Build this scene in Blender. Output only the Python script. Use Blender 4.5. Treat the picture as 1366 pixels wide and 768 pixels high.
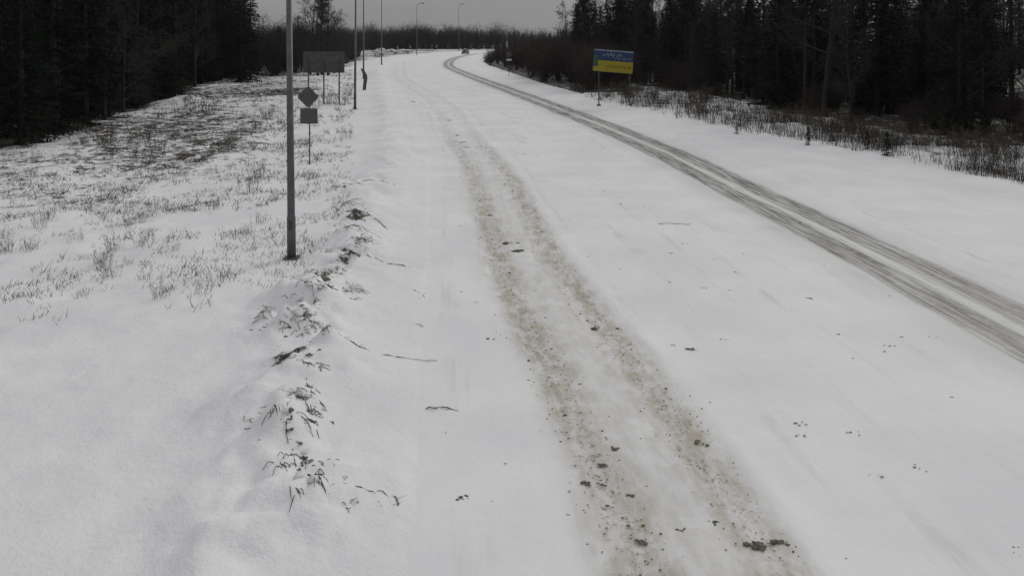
import bpy, math, random
import numpy as np
from mathutils import Vector, Matrix

random.seed(7)
RNG = np.random.default_rng(7)
scene = bpy.context.scene
COL = scene.collection
for o in list(bpy.data.objects):
    bpy.data.objects.remove(o)

# ------------------------------------------------------------------ camera
H = 6.4                      # camera height, metres
cam_d = bpy.data.cameras.new('camera')
cam = bpy.data.objects.new('camera', cam_d)
COL.objects.link(cam)
cam.location = (0, 0, H)
cam.rotation_euler = (math.radians(90), 0, 0)
cam_d.sensor_width = 36
cam_d.lens = 36 * 1000 / 1366
cam_d.shift_y = -(384 - 50) / 1366
cam_d.clip_start = 0.1
cam_d.clip_end = 6000
scene.camera = cam

# ------------------------------------------------------------------ sky, sun, exposure
world = bpy.data.worlds.new('World')
scene.world = world
world.use_nodes = True
wn, wl = world.node_tree.nodes, world.node_tree.links
bg = wn['Background']
sky = wn.new('ShaderNodeTexSky')
sky.sky_type = 'NISHITA'
sky.sun_disc = False
sky.sun_elevation = math.radians(32)
sky.sun_rotation = math.radians(40)
hs = wn.new('ShaderNodeHueSaturation')
hs.inputs['Saturation'].default_value = 0.2
wl.new(sky.outputs[0], hs.inputs['Color'])
tc = wn.new('ShaderNodeTexCoord')
sep = wn.new('ShaderNodeSeparateXYZ')
wl.new(tc.outputs['Generated'], sep.inputs[0])
mr = wn.new('ShaderNodeMapRange')          # overcast sky: zenith three times the horizon
mr.inputs['From Min'].default_value = 0.0
mr.inputs['From Max'].default_value = 1.0
mr.inputs['To Min'].default_value = 3.0
mr.inputs['To Max'].default_value = 7.6
wl.new(sep.outputs['Z'], mr.inputs['Value'])
cn = wn.new('ShaderNodeTexNoise')
cn.inputs['Scale'].default_value = 2.2
cn.inputs['Detail'].default_value = 4
mp = wn.new('ShaderNodeMapping')
mp.inputs['Scale'].default_value = (1, 1, 3.5)
wl.new(tc.outputs['Generated'], mp.inputs[0])
wl.new(mp.outputs[0], cn.inputs['Vector'])
cm = wn.new('ShaderNodeMapRange')
cm.inputs['From Min'].default_value = 0.3
cm.inputs['From Max'].default_value = 0.7
cm.inputs['To Min'].default_value = 0.86
cm.inputs['To Max'].default_value = 1.12
wl.new(cn.outputs['Fac'], cm.inputs['Value'])
mu = wn.new('ShaderNodeMath'); mu.operation = 'MULTIPLY'
wl.new(mr.outputs[0], mu.inputs[0]); wl.new(cm.outputs[0], mu.inputs[1])
tint = wn.new('ShaderNodeMix'); tint.data_type = 'RGBA'; tint.blend_type = 'MULTIPLY'
tint.inputs['Factor'].default_value = 1
wl.new(mu.outputs[0], tint.inputs['A'])
tint.inputs['B'].default_value = (0.985, 0.985, 1.0, 1)
mx = wn.new('ShaderNodeMix'); mx.data_type = 'RGBA'
mx.inputs['Factor'].default_value = 0.94   # the cloud layer over the clear sky
wl.new(hs.outputs[0], mx.inputs['A']); wl.new(tint.outputs['Result'], mx.inputs['B'])
wl.new(mx.outputs['Result'], bg.inputs['Color'])
bg.inputs['Strength'].default_value = 0.084

sun_d = bpy.data.lights.new('sun', 'SUN')
sun_d.energy = 0.95
sun_d.angle = math.radians(22)
sun_d.color = (1.0, 0.975, 0.94)
sun = bpy.data.objects.new('sun', sun_d)
COL.objects.link(sun)
sun.rotation_euler = (math.radians(58), 0, math.radians(140))

vs = scene.view_settings
vs.view_transform = 'Standard'
vs.look = 'None'
vs.exposure = 0.0
vs.gamma = 1.0
vs.use_curve_mapping = False

# ------------------------------------------------------------------ helpers
def link(name, me, m=None, parent=None):
    o = bpy.data.objects.new(name, me)
    COL.objects.link(o)
    if m is not None and me is not None:
        if len(me.materials) == 0:
            me.materials.append(m)
    if parent is not None:
        o.parent = parent
    return o

def tag(o, label=None, cat=None, group=None, kind=None):
    if label: o['label'] = label
    if cat: o['category'] = cat
    if group: o['group'] = group
    if kind: o['kind'] = kind
    return o

def empty(name, loc=(0, 0, 0), rz=0.0):
    o = bpy.data.objects.new(name, None)
    COL.objects.link(o)
    o.location = loc
    o.rotation_euler = (0, 0, rz)
    o.empty_display_size = 0.2
    return o

def copy_tree(o, parent=None):
    c = o.copy()
    COL.objects.link(c)
    if parent is not None:
        c.parent = parent
    for ch in list(o.children):
        copy_tree(ch, c)
    return c

class MB:
    """collects shapes of ONE part"""
    def __init__(s):
        s.v = []; s.f = []
    def quad(s, a, b, c, d):
        n = len(s.v); s.v += [tuple(a), tuple(b), tuple(c), tuple(d)]; s.f.append((n, n+1, n+2, n+3))
    def tri(s, a, b, c):
        n = len(s.v); s.v += [tuple(a), tuple(b), tuple(c)]; s.f.append((n, n+1, n+2))
    def box(s, c, d, rot=None):
        n = len(s.v)
        for sx in (-.5, .5):
            for sy in (-.5, .5):
                for sz in (-.5, .5):
                    p = Vector((sx*d[0], sy*d[1], sz*d[2]))
                    if rot: p = rot @ p
                    s.v.append((p.x+c[0], p.y+c[1], p.z+c[2]))
        for f in ((0,1,3,2),(4,6,7,5),(0,4,5,1),(2,3,7,6),(0,2,6,4),(1,5,7,3)):
            s.f.append(tuple(n+i for i in f))
    def tube(s, pts, rad, n=6, cap=True):
        pts = [Vector(p) for p in pts]
        base = len(s.v)
        up = Vector((0, 0, 1))
        for i, p in enumerate(pts):
            t = (pts[min(i+1, len(pts)-1)] - pts[max(i-1, 0)])
            if t.length < 1e-6: t = Vector((0, 0, 1))
            t.normalize()
            ref = up if abs(t.z) < 0.9 else Vector((1, 0, 0))
            a = t.cross(ref).normalized(); b = t.cross(a)
            r = rad[i] if hasattr(rad, '__len__') else rad
            for k in range(n):
                an = 2*math.pi*k/n
                q = p + a*(math.cos(an)*r) + b*(math.sin(an)*r)
                s.v.append((q.x, q.y, q.z))
        for i in range(len(pts)-1):
            for k in range(n):
                k2 = (k+1) % n
                s.f.append((base+i*n+k, base+i*n+k2, base+(i+1)*n+k2, base+(i+1)*n+k))
        if cap:
            s.f.append(tuple(base+k for k in range(n))[::-1])
            s.f.append(tuple(base+(len(pts)-1)*n+k for k in range(n)))
    def blob(s, c, r, rnd, sub=1, rough=0.3, flat=(1, 1, 1)):
        t = (1+5**.5)/2
        vs_ = [Vector(p).normalized() for p in ((-1,t,0),(1,t,0),(-1,-t,0),(1,-t,0),(0,-1,t),(0,1,t),(0,-1,-t),(0,1,-t),(t,0,-1),(t,0,1),(-t,0,-1),(-t,0,1))]
        fs = [(0,11,5),(0,5,1),(0,1,7),(0,7,10),(0,10,11),(1,5,9),(5,11,4),(11,10,2),(10,7,6),(7,1,8),(3,9,4),(3,4,2),(3,2,6),(3,6,8),(3,8,9),(4,9,5),(2,4,11),(6,2,10),(8,6,7),(9,8,1)]
        for _ in range(sub):
            cache = {}; nf = []
            def mid(a, b):
                k = (min(a, b), max(a, b))
                if k not in cache:
                    vs_.append(((vs_[a]+vs_[b])/2).normalized()); cache[k] = len(vs_)-1
                return cache[k]
            for a, b, c_ in fs:
                ab, bc, ca = mid(a, b), mid(b, c_), mid(c_, a)
                nf += [(a, ab, ca), (b, bc, ab), (c_, ca, bc), (ab, bc, ca)]
            fs = nf
        n = len(s.v)
        for v in vs_:
            k = r*(1+rnd.uniform(-rough, rough))
            s.v.append((c[0]+v.x*k*flat[0], c[1]+v.y*k*flat[1], c[2]+v.z*k*flat[2]))
        s.f += [(n+a, n+b, n+c_) for a, b, c_ in fs]
    def mesh(s, name, smooth=False):
        me = bpy.data.meshes.new(name)
        me.from_pydata(s.v, [], s.f)
        if smooth:
            me.shade_smooth()
        me.update()
        return me
    def build(s, name, m, parent=None, smooth=False, bevel=0):
        o = link(name, s.mesh(name, smooth), m, parent)
        if bevel:
            b = o.modifiers.new('bevel', 'BEVEL'); b.width = bevel; b.segments = 2; b.limit_method = 'ANGLE'
        return o

# value noise on arrays
_perm = RNG.random((256, 256))
def vnoise(x, y):
    xi = np.floor(x).astype(int); yi = np.floor(y).astype(int)
    fx = x-xi; fy = y-yi
    fx = fx*fx*(3-2*fx); fy = fy*fy*(3-2*fy)
    a = _perm[xi % 256, yi % 256]; b = _perm[(xi+1) % 256, yi % 256]
    c = _perm[xi % 256, (yi+1) % 256]; d = _perm[(xi+1) % 256, (yi+1) % 256]
    return (a*(1-fx)+b*fx)*(1-fy)+(c*(1-fx)+d*fx)*fy - 0.5
def fbm(x, y, o=4):
    s = 0; a = 1
    for i in range(o):
        s = s + a*vnoise(x*2**i+17.3*i, y*2**i+9.1*i); a *= 0.5
    return s

def G(px, py):
    """where the ground lies that the photograph shows at this pixel"""
    D = H*1000/(py-50.0)
    return (px-683)/1000*D, D

# ------------------------------------------------------------------ road axis
ctrl = np.array([(12.3, 2), (11.7, 9), (10.75, 20.9), (9.8, 29.9), (8.1, 44.7), (4.4, 66), (-.4, 91), (-7.6, 128), (-14.2, 168), (-17.2, 215),
                 (-16.4, 262), (-10, 312), (4, 352), (28, 384), (65, 402), (120, 410), (200, 412)], float)
def catmull(c, n=12):
    out = []
    for i in range(len(c)-1):
        p0 = c[max(i-1, 0)]; p1 = c[i]; p2 = c[i+1]; p3 = c[min(i+2, len(c)-1)]
        for k in range(n):
            t = k/n
            out.append(.5*((2*p1)+(-p0+p2)*t+(2*p0-5*p1+4*p2-p3)*t*t+(-p0+3*p1-3*p2+p3)*t**3))
    out.append(c[-1])
    return np.array(out)
AX = catmull(ctrl)
_s = np.concatenate([[0], np.cumsum(np.hypot(*np.diff(AX, axis=0).T))])
def axis_at(s):
    return np.stack([np.interp(s, _s, AX[:, 0]), np.interp(s, _s, AX[:, 1])], -1)
def lateral(x, y):
    """signed distance from the road axis, right positive (brute force over the axis samples)"""
    x = np.asarray(x, float); y = np.asarray(y, float)
    sh = x.shape; x = x.ravel(); y = y.ravel()
    out = np.empty(len(x)); 
    P = AX; T = np.gradient(AX, axis=0); T /= np.linalg.norm(T, axis=1)[:, None]
    for i in range(0, len(x), 4000):
        dx = x[i:i+4000, None]-P[None, :, 0]; dy = y[i:i+4000, None]-P[None, :, 1]
        j = np.argmin(dx*dx+dy*dy, axis=1); k = np.arange(len(j))
        out[i:i+4000] = dx[k, j]*T[j, 1]-dy[k, j]*T[j, 0]
        far = (j == 0) | (j == len(P)-1)
    return out.reshape(sh)
ROAD_L, ROAD_R = -12.9, 2.0
dirty_pts = np.array([(2.9, 3), (2.38, 8.9), (1.55, 14.5), (.36, 22), (-1.1, 35.5), (-3.4, 49), (-7.6, 75), (-18, 120), (-27, 180)], float)
DX = catmull(dirty_pts)

MOUNDS = [(398, 408, .8, .5), (378, 440, .8, .20), (430, 425, .5, .25), (455, 330, .6, .2), (480, 300, .7, .18), (470, 265, .8, .2), (440, 380, .5, .16),
          (400, 520, .35, .12), (345, 560, .6, .22), (385, 600, .45, .16), (360, 640, .6, .18), (415, 690, .4, .1), (460, 500, .7, .12), (330, 720, 1.0, .22),
          (470, 720, .5, .07), (520, 620, .7, .06), (300, 560, .9, .1), (250, 140, 2.2, .8), (430, 480, .4, .12)]
MG = [(*G(a, b), r, h) for a, b, r, h in MOUNDS]
RP = np.array([(462, 250), (482, 330), (445, 376), (432, 400), (385, 440), (415, 470), (409, 550), (388, 612), (408, 670), (440, 690)], float)
RPG = np.array([G(a, b) for a, b in RP])
def ridge_gate(x, y):
    d = np.full(np.shape(x), 1e3)
    for a, b in zip(RPG[:-1], RPG[1:]):
        t = np.clip(((x-a[0])*(b[0]-a[0])+(y-a[1])*(b[1]-a[1]))/((b-a)@(b-a)), 0, 1)
        d = np.minimum(d, np.hypot(x-a[0]-t*(b[0]-a[0]), y-a[1]-t*(b[1]-a[1])))
    return np.exp(-(d/.8)**2)*np.clip(.75+1.2*fbm(x*.9+9, y*.9, 2), .15, 1.25)
VERGE_L, VERGE_R, VERGE_S = ROAD_L-7.5, ROAD_L+.5, 44.
def ground_h(x, y, lat=None, cut=True):
    x = np.asarray(x, float); y = np.asarray(y, float)
    if lat is None: lat = lateral(x, y)
    z = 0.06*fbm(x*.35, y*.35, 4) + .03*fbm(x*1.7, y*1.7, 3)
    left = np.clip((ROAD_L-lat)/1.2, 0, 1); right = np.clip((lat-ROAD_R)/1.5, 0, 1)
    z = z*(np.maximum(left, right)) + .09*left*(left > 0) + .10*right
    # the ploughed ridge on the verge, the rough bank behind it
    z += .16*np.exp(-((lat-(ROAD_L-2.3))/.9)**2)*(1+1.6*fbm(x*.9, y*.9, 3))
    rough = np.clip((ROAD_L-4-lat)/6, 0, 1)
    z += rough*(.35*fbm(x*.22+5, y*.22, 4)+.12*fbm(x*1.3, y*1.3, 3))
    roughr = np.clip((lat-8)/4, 0, 1)
    z += roughr*(.4*fbm(x*.25+50, y*.25, 4)+.12*fbm(x*1.1, y*1.1, 3)+.12)
    for (mx_, my_, r, h) in MG:
        d2 = ((x-mx_)**2+(y-my_)**2)/(r*r)
        z += h*np.exp(-d2)*(1+1.1*fbm(x*2.2+3, y*2.2, 3))
    g = ridge_gate(x, y)
    bl = lambda k: np.abs(vnoise(x*k+3.1*k, y*k+1.7))*2
    z = z+g*(.17*bl(1.7)+.12*bl(3.9)+.055*bl(8.3)-.07)
    if cut:
        z = np.where((lat > VERGE_L+1.3) & (lat < ROAD_L+.3) & (y < 39.), -.35, z)
        inside = (lat > ROAD_L-.75) & (lat < ROAD_R+.3)
        z = np.where(inside, -.25, z)
    return z
def gz(x, y):
    x = np.array([x]); y = np.array([y]); la = lateral(x, y)
    if ROAD_L < la[0] < ROAD_R: return 0.0
    return float(ground_h(x, y, la, cut=False)[0])
def road_h(x, y, dark, dirty):
    z = .018*fbm(x*.8, y*.8, 3)+.012*fbm(x*3.1, y*3.1, 2)
    for c in (-.72, .72):
        z = z-.035*np.exp(-((dark-c)/.32)**2)
    for c in (-.85, .85):
        z = z-.02*np.exp(-((dirty-c)/.32)**2)
    lane = np.exp(-(dirty/1.3)**4)
    z = z+lane*.03*(vnoise(x*4.3, y*3.1)+.6*vnoise(x*8.1, y*6.3))
    z = z+.035*(.6+1.6*vnoise(x*1.3, y*.7))*(np.exp(-((dirty+1.4)/.16)**2)+np.exp(-((dirty-1.45)/.18)**2)+.6*np.exp(-(dirty/.25)**2))
    z = z+.035*(.6+1.6*vnoise(x*1.7, y*.6))*(np.exp(-((dark+1.35)/.2)**2)+np.exp(-((dark-1.35)/.2)**2)+.5*np.exp(-(dark/.2)**2))
    return z
def lat_curve(C, x, y):
    T = np.gradient(C, axis=0); T /= np.linalg.norm(T, axis=1)[:, None]
    out = np.empty(len(x))
    for i in range(0, len(x), 4000):
        dx = x[i:i+4000, None]-C[None, :, 0]; dy = y[i:i+4000, None]-C[None, :, 1]
        j = np.argmin(dx*dx+dy*dy, axis=1); k = np.arange(len(j))
        out[i:i+4000] = dx[k, j]*T[j, 1]-dy[k, j]*T[j, 0]
    return out

# ------------------------------------------------------------------ materials
class NT:
    def __init__(s, name):
        s.m = bpy.data.materials.new(name); s.m.use_nodes = True
        s.n = s.m.node_tree.nodes; s.l = s.m.node_tree.links
        s.b = s.n['Principled BSDF']; s.tc = None
    def new(s, t, **kw):
        n = s.n.new(t)
        for k, v in kw.items(): setattr(n, k, v)
        return n
    def set(s, sock, v):
        if hasattr(v, 'is_output'): s.l.new(v, sock)
        else: sock.default_value = v
    def math(s, op, a, b=None, clamp=False):
        n = s.new('ShaderNodeMath', operation=op, use_clamp=clamp)
        s.set(n.inputs[0], a)
        if b is not None: s.set(n.inputs[1], b)
        return n.outputs[0]
    def rng(s, v, a, b, c=0., d=1., smooth=True):
        n = s.new('ShaderNodeMapRange', interpolation_type='SMOOTHSTEP' if smooth else 'LINEAR')
        s.set(n.inputs['Value'], v)
        n.inputs['From Min'].default_value = a; n.inputs['From Max'].default_value = b
        n.inputs['To Min'].default_value = c; n.inputs['To Max'].default_value = d
        return n.outputs[0]
    def coord(s, scale=(1, 1, 1), which='Object'):
        if s.tc is None: s.tc = s.new('ShaderNodeTexCoord')
        mpn = s.new('ShaderNodeMapping'); mpn.inputs['Scale'].default_value = scale
        s.l.new(s.tc.outputs[which], mpn.inputs[0])
        return mpn.outputs[0]
    def noise(s, scale, detail=4, rough=.55, vec=None):
        n = s.new('ShaderNodeTexNoise')
        n.inputs['Scale'].default_value = scale; n.inputs['Detail'].default_value = detail; n.inputs['Roughness'].default_value = rough
        s.l.new(vec if vec is not None else s.coord(), n.inputs['Vector'])
        return n.outputs['Fac']
    def mix(s, f, a, b):
        n = s.new('ShaderNodeMix', data_type='RGBA')
        s.set(n.inputs['Factor'], f); s.set(n.inputs['A'], a); s.set(n.inputs['B'], b)
        return n.outputs['Result']
    def attr(s, name):
        return s.new('ShaderNodeAttribute', attribute_name=name).outputs['Fac']
    def bump(s, h, strength, dist):
        n = s.new('ShaderNodeBump'); n.inputs['Strength'].default_value = strength; n.inputs['Distance'].default_value = dist
        s.l.new(h, n.inputs['Height']); s.l.new(n.outputs[0], s.b.inputs['Normal'])
    def col(s, c): s.set(s.b.inputs['Base Color'], c)
    def rough(s, r): s.set(s.b.inputs['Roughness'], r)

def rgba(r, g=None, b=None):
    return (r, r if g is None else g, r if b is None else b, 1)

def simple(name, c, rough=.6, var=.25, scale=6, metal=0., spec=.3, bump=0.):
    t = NT(name)
    n = t.noise(scale, 4)
    lo = tuple(x*(1-var) for x in c[:3])+(1,); hi = tuple(min(1, x*(1+var)) for x in c[:3])+(1,)
    t.col(t.mix(t.rng(n, .3, .7), lo, hi)); t.rough(rough)
    t.b.inputs['Metallic'].default_value = metal
    t.b.inputs['Specular IOR Level'].default_value = spec
    if bump: t.bump(t.noise(scale*5, 3), bump, .02)
    return t.m

SNOW_A, SNOW_B = rgba(.74, .745, .76), rgba(.82, .825, .835)
def snow_nodes(t):
    big = t.noise(.35, 5); fine = t.noise(9, 4, .6)
    base = t.mix(t.rng(big, .3, .7), SNOW_A, SNOW_B)
    return base, big, fine

def mat_ground():
    t = NT('snow_ground')
    base, big, fine = snow_nodes(t)
    lit = t.attr('litter')          # how much grass / leaf litter shows through
    n1 = t.noise(1.1, 6, .7); n2 = t.noise(5.5, 5, .7)
    nn = t.math('ADD', t.math('MULTIPLY', n1, .55), t.math('MULTIPLY', n2, .45))
    thr = t.math('SUBTRACT', nn, t.math('SUBTRACT', .70, t.math('MULTIPLY', lit, .42)))
    f = t.rng(thr, 0, .1)
    dirt = t.mix(t.rng(n2, .3, .7), rgba(.022, .019, .015), rgba(.07, .06, .045))
    t.col(t.mix(f, base, dirt)); t.rough(.75)
    t.b.inputs['Specular IOR Level'].default_value = .2
    h = t.math('ADD', t.math('MULTIPLY', t.noise(2.5, 5, .6), .7), t.math('MULTIPLY', fine, .3))
    h = t.math('ADD', h, t.math('MULTIPLY', t.noise(28, 3, .6), .18))
    t.bump(h, .7, .08)
    return t.m

def mat_road():
    t = NT('snowy_road')
    base, big, fine = snow_nodes(t)
    du, ku, al = t.attr('dirty'), t.attr('dark'), t.attr('along')
    uv = t.new('ShaderNodeCombineXYZ'); t.l.new(du, uv.inputs[0]); t.l.new(t.math('MULTIPLY', al, .14), uv.inputs[1])
    uvk = t.new('ShaderNodeCombineXYZ'); t.l.new(ku, uvk.inputs[0]); t.l.new(t.math('MULTIPLY', al, .10), uvk.inputs[1])
    uvf = t.new('ShaderNodeCombineXYZ'); t.l.new(du, uvf.inputs[0]); t.l.new(t.math('MULTIPLY', al, .55), uvf.inputs[1])
    wob = t.math('MULTIPLY', t.math('SUBTRACT', t.noise(1.6, 4, .6, uv.outputs[0]), .5), .55)
    wobk = t.math('MULTIPLY', t.math('SUBTRACT', t.noise(2.2, 6, .7, uvk.outputs[0]), .5), .55)
    d = t.math('ADD', du, wob); k = t.math('ADD', ku, wobk)
    def band(u, c, w0, w1):
        return t.rng(t.math('ABSOLUTE', t.math('SUBTRACT', u, c)), w0, w1, 1., 0.)
    # the dirty, gritted lane
    streak = t.noise(3.0, 5, .65, uv.outputs[0])
    grit = t.noise(7.5, 5, .72, uvf.outputs[0])
    tr = t.math('MAXIMUM', band(d, -.80, .1, .68), band(d, .83, .1, .62))
    lane = band(d, 0, 1.0, 1.62)
    near = t.rng(al, 18, 62, 1., .14)
    sl = t.math('MULTIPLY', t.math('ADD', t.math('MULTIPLY', tr, .40), t.math('MULTIPLY', lane, .36)), near)
    sl = t.math('MULTIPLY', sl, t.rng(streak, .25, .7, .5, 1.15))
    patch = t.noise(2.6, 6, .72, t.coord((1, .55, 1)))
    sl = t.math('MULTIPLY', sl, t.rng(patch, .34, .62, .45, 1.3))
    uvo = t.new('ShaderNodeCombineXYZ'); t.l.new(ku, uvo.inputs[0]); t.l.new(t.math('MULTIPLY', al, .05), uvo.inputs[1])
    old = t.math('MULTIPLY', t.rng(t.noise(1.5, 6, .68, uvo.outputs[0]), .52, .68), t.rng(t.noise(.5, 4, .6), .4, .6))
    base = t.mix(t.math('MULTIPLY', old, .38), base, rgba(.52, .51, .49))
    c1 = t.mix(sl, base, rgba(.435, .405, .335))
    cover = t.math('ADD', t.math('MULTIPLY', tr, .125), t.math('MULTIPLY', lane, .055))
    sp = t.rng(t.math('ADD', grit, t.math('MULTIPLY', cover, near)), .73, .83)
    sp = t.math('MULTIPLY', sp, t.math('MINIMUM', t.math('ADD', t.math('MULTIPLY', lane, .8), .12), 1.))
    chunk = t.rng(t.math('ADD', t.noise(11, 5, .75, t.coord((.7, 1, 1))), t.math('MULTIPLY', tr, .09)), .64, .74)
    sp = t.math('MAXIMUM', sp, t.math('MULTIPLY', chunk, t.math('MULTIPLY', lane, near)))
    c2 = t.mix(t.math('MULTIPLY', sp, .75), c1, rgba(.24, .22, .18))
    # the lane worn down to wet asphalt
    dk = t.math('MAXIMUM', band(k, -.68, .36, .66), band(k, .70, .34, .64))
    stk = t.noise(4.0, 6, .7, uvk.outputs[0])
    dk = t.math('MULTIPLY', dk, t.rng(stk, .3, .62, .45, 1.))
    uvs = t.new('ShaderNodeCombineXYZ'); t.l.new(ku, uvs.inputs[0]); t.l.new(t.math('MULTIPLY', al, .035), uvs.inputs[1])
    thin = t.noise(9.0, 4, .6, uvs.outputs[0])
    dk = t.math('MULTIPLY', dk, t.rng(thin, .36, .56, .35, 1.))
    dk = t.math('MAXIMUM', dk, t.math('MULTIPLY', band(k, 0, .9, 1.3), t.rng(thin, .55, .66, 0, .55)))
    dk = t.math('MULTIPLY', dk, t.rng(t.noise(3.5, 6, .75), .3, .5, .6, 1.))
    dk = t.math('MULTIPLY', dk, t.rng(al, 230, 330, 1., .5))
    halo = t.math('MULTIPLY', band(k, 0, 1.1, 2.6), .28)
    c3 = t.mix(halo, c2, rgba(.45, .43, .37))
    asph = t.mix(t.rng(t.noise(26, 3, .6), .35, .65), rgba(.075, .072, .065), rgba(.16, .152, .137))
    c4 = t.mix(dk, c3, asph)
    t.col(c4)
    t.rough(t.rng(dk, 0, 1, .78, .5, False))
    t.b.inputs['Specular IOR Level'].default_value = .25
    h = t.math('ADD', t.math('MULTIPLY', t.noise(3.5, 5, .6), .6), t.math('MULTIPLY', grit, .4))
    t.bump(h, .5, .05)
    return t.m

M = dict(
    ground=mat_ground(), road=mat_road(),
    bark=simple('bark', rgba(.030, .027, .024), .9, .4, 5),
    twig=simple('bare_twigs', rgba(.034, .030, .027), .9, .3, 3),
    needle=simple('spruce_needles', rgba(.013, .019, .013), .9, .45, 1.5, spec=.1),
    brush=simple('brush_twigs', rgba(.050, .041, .037), .9, .35, 2, spec=.1),
    weed=simple('dry_weed', rgba(.085, .072, .055), .85, .5, 4, spec=.1),
    weedd=simple('dark_weed', rgba(.055, .047, .038), .85, .4, 4, spec=.1),
    pole=simple('galvanised_pole', rgba(.105, .105, .115), .5, .2, 3, metal=.3, bump=.1),
    signback=simple('sign_back', rgba(.082, .082, .086), .6, .12, 2),
    panelback=simple('board_back', rgba(.088, .088, .09), .7, .12, 2),
    post=simple('sign_post', rgba(.06, .06, .063), .55, .2, 4),
    clod=simple('dirty_slush', rgba(.135, .122, .10), .85, .45, 14, bump=.3),
    slush=simple('grey_slush', rgba(.3, .28, .245), .85, .4, 10, bump=.3),
    lump=simple('ploughed_snow', rgba(.70, .70, .70), .8, .12, 9, bump=.5),
    snowcap=simple('snow_cap', rgba(.78, .785, .8), .8, .04, 4),
    blue=simple('sign_blue', rgba(.018, .036, .10), .45, .18, 3),
    yellow=simple('sign_yellow', rgba(.27, .225, .016), .45, .14, 3),
    green=simple('sign_green', rgba(.035, .08, .045), .45, .2, 3),
    pale=simple('sign_lettering', rgba(.22, .27, .34), .5, .1, 3),
    red=simple('sign_red_lettering', rgba(.17, .075, .015), .5, .15, 3),
    carpaint=simple('dark_car_paint', rgba(.03, .032, .038), .3, .1, 2, spec=.5),
    glass=simple('car_glass', rgba(.02), .1, .1, 1, spec=.6),
    rubber=simple('tyre_rubber', rgba(.02), .9, .2, 9),
    rim=simple('wheel_rim', rgba(.25), .4, .1, 5, metal=.6),
    lens=simple('lamp_lens', rgba(.55), .25, .05, 4),
)

# ------------------------------------------------------------------ ground and road
def geo(a, b, first, ratio):
    out = [a]; st = first
    while out[-1] < b:
        out.append(out[-1]+st); st *= ratio
    return out
ys = np.array([-30, -12, -4, 0]+list(np.arange(2, 30, .16))+list(np.arange(30, 75, .45))+list(np.arange(75, 160, 1.3))+geo(161, 1600, 2.2, 1.07))
xr = geo(12.16, 1300, .25, 1.06); xl = geo(12.16, 1300, .2, 1.045)
xs = np.array([-v for v in xl[::-1]]+list(np.arange(-12, 12.05, .16))+xr)
XX, YY = np.meshgrid(xs, ys)
LAT = lateral(XX, YY)
ZZ = ground_h(XX, YY, LAT)

def in_poly(x, y, poly):
    x = np.asarray(x, float); y = np.asarray(y, float)
    ins = np.zeros(x.shape, bool); n = len(poly)
    for i in range(n):
        x1, y1 = poly[i]; x2, y2 = poly[(i+1) % n]
        c = ((y1 > y) != (y2 > y)) & (x < (x2-x1)*(y-y1)/((y2-y1) if y2 != y1 else 1e-9)+x1)
        ins ^= c
    return ins
RIGHT_WOOD = [(36, 33), (29, 41), (25.6, 49), (22.8, 63), (20.4, 82), (12.5, 112), (11, 130), (14, 185), (60, 185), (120, 100), (80, 33)]
LEFT_WOOD = [(-28, 38), (-31.5, 61), (-37, 84), (-43, 110), (-46, 132), (-64, 180), (-110, 180), (-120, 60), (-62, 38)]
LEFT_LOW = [(-38, 118), (-38, 150), (-41, 200), (-52, 260), (-95, 260), (-64, 180), (-44, 128)]
BRUSH = [(7.6, 84), (3.9, 104), (.2, 130), (-5.5, 170), (-8, 198), (-5, 250), (8, 285), (20, 285), (17, 215), (10.5, 130), (11.5, 108), (16, 86)]
lit = np.zeros(XX.shape)
lit += np.where((XX > .36*YY+8) & (XX > 34) & (LAT > 20), .78, 0)*(1-in_poly(XX, YY, RIGHT_WOOD))+np.where((XX < -62) & (YY < 260), .8, 0)*(1-in_poly(XX, YY, LEFT_WOOD))*(1-in_poly(XX, YY, LEFT_LOW))
lit += np.where(in_poly(XX, YY, RIGHT_WOOD), .78, 0)
lit += np.where(in_poly(XX, YY, LEFT_WOOD), .80, 0)
lit += np.where(in_poly(XX, YY, BRUSH), .75, 0)
lit += np.where(in_poly(XX, YY, LEFT_LOW), .75, 0)
bandr = np.clip((LAT-10)/3, 0, 1)*(lit == 0)
lit += .46*bandr*(YY < 140)
bandl = np.clip((ROAD_L-3-LAT)/9, 0, 1)*(lit == 0)*np.clip((YY-16)/14, 0, 1)
lit += bandl*(.36+.20*np.clip((YY-24)/26, 0, 1)+.30*fbm(XX*.12, YY*.12, 3)+0.05*np.exp(-((XX+24)/6.5)**2-((YY-47)/11)**2))
nx, ny = len(xs), len(ys)
verts = np.stack([XX, YY, ZZ], -1).reshape(-1, 3)
idx = np.arange(nx*ny).reshape(ny, nx)
faces = np.stack([idx[:-1, :-1], idx[:-1, 1:], idx[1:, 1:], idx[1:, :-1]], -1).reshape(-1, 4)
def grid_mesh(name, verts, faces):
    me = bpy.data.meshes.new(name)
    me.vertices.add(len(verts)); me.vertices.foreach_set('co', verts.astype(np.float32).ravel())
    me.loops.add(len(faces)*4); me.loops.foreach_set('vertex_index', faces.astype(np.int32).ravel())
    me.polygons.add(len(faces))
    me.polygons.foreach_set('loop_start', np.arange(0, len(faces)*4, 4, dtype=np.int32))
    me.polygons.foreach_set('loop_total', np.full(len(faces), 4, dtype=np.int32))
    me.update(); me.validate(); me.shade_smooth()
    return me
me = grid_mesh('snow_ground', verts, faces)
at = me.attributes.new('litter', 'FLOAT', 'POINT'); at.data.foreach_set('value', np.clip(lit, 0, 1).astype(np.float32).ravel())
tag(link('snow_ground', me, M['ground']), 'snow covered verge and ground with dry grass showing through', 'ground', kind='structure')

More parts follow.
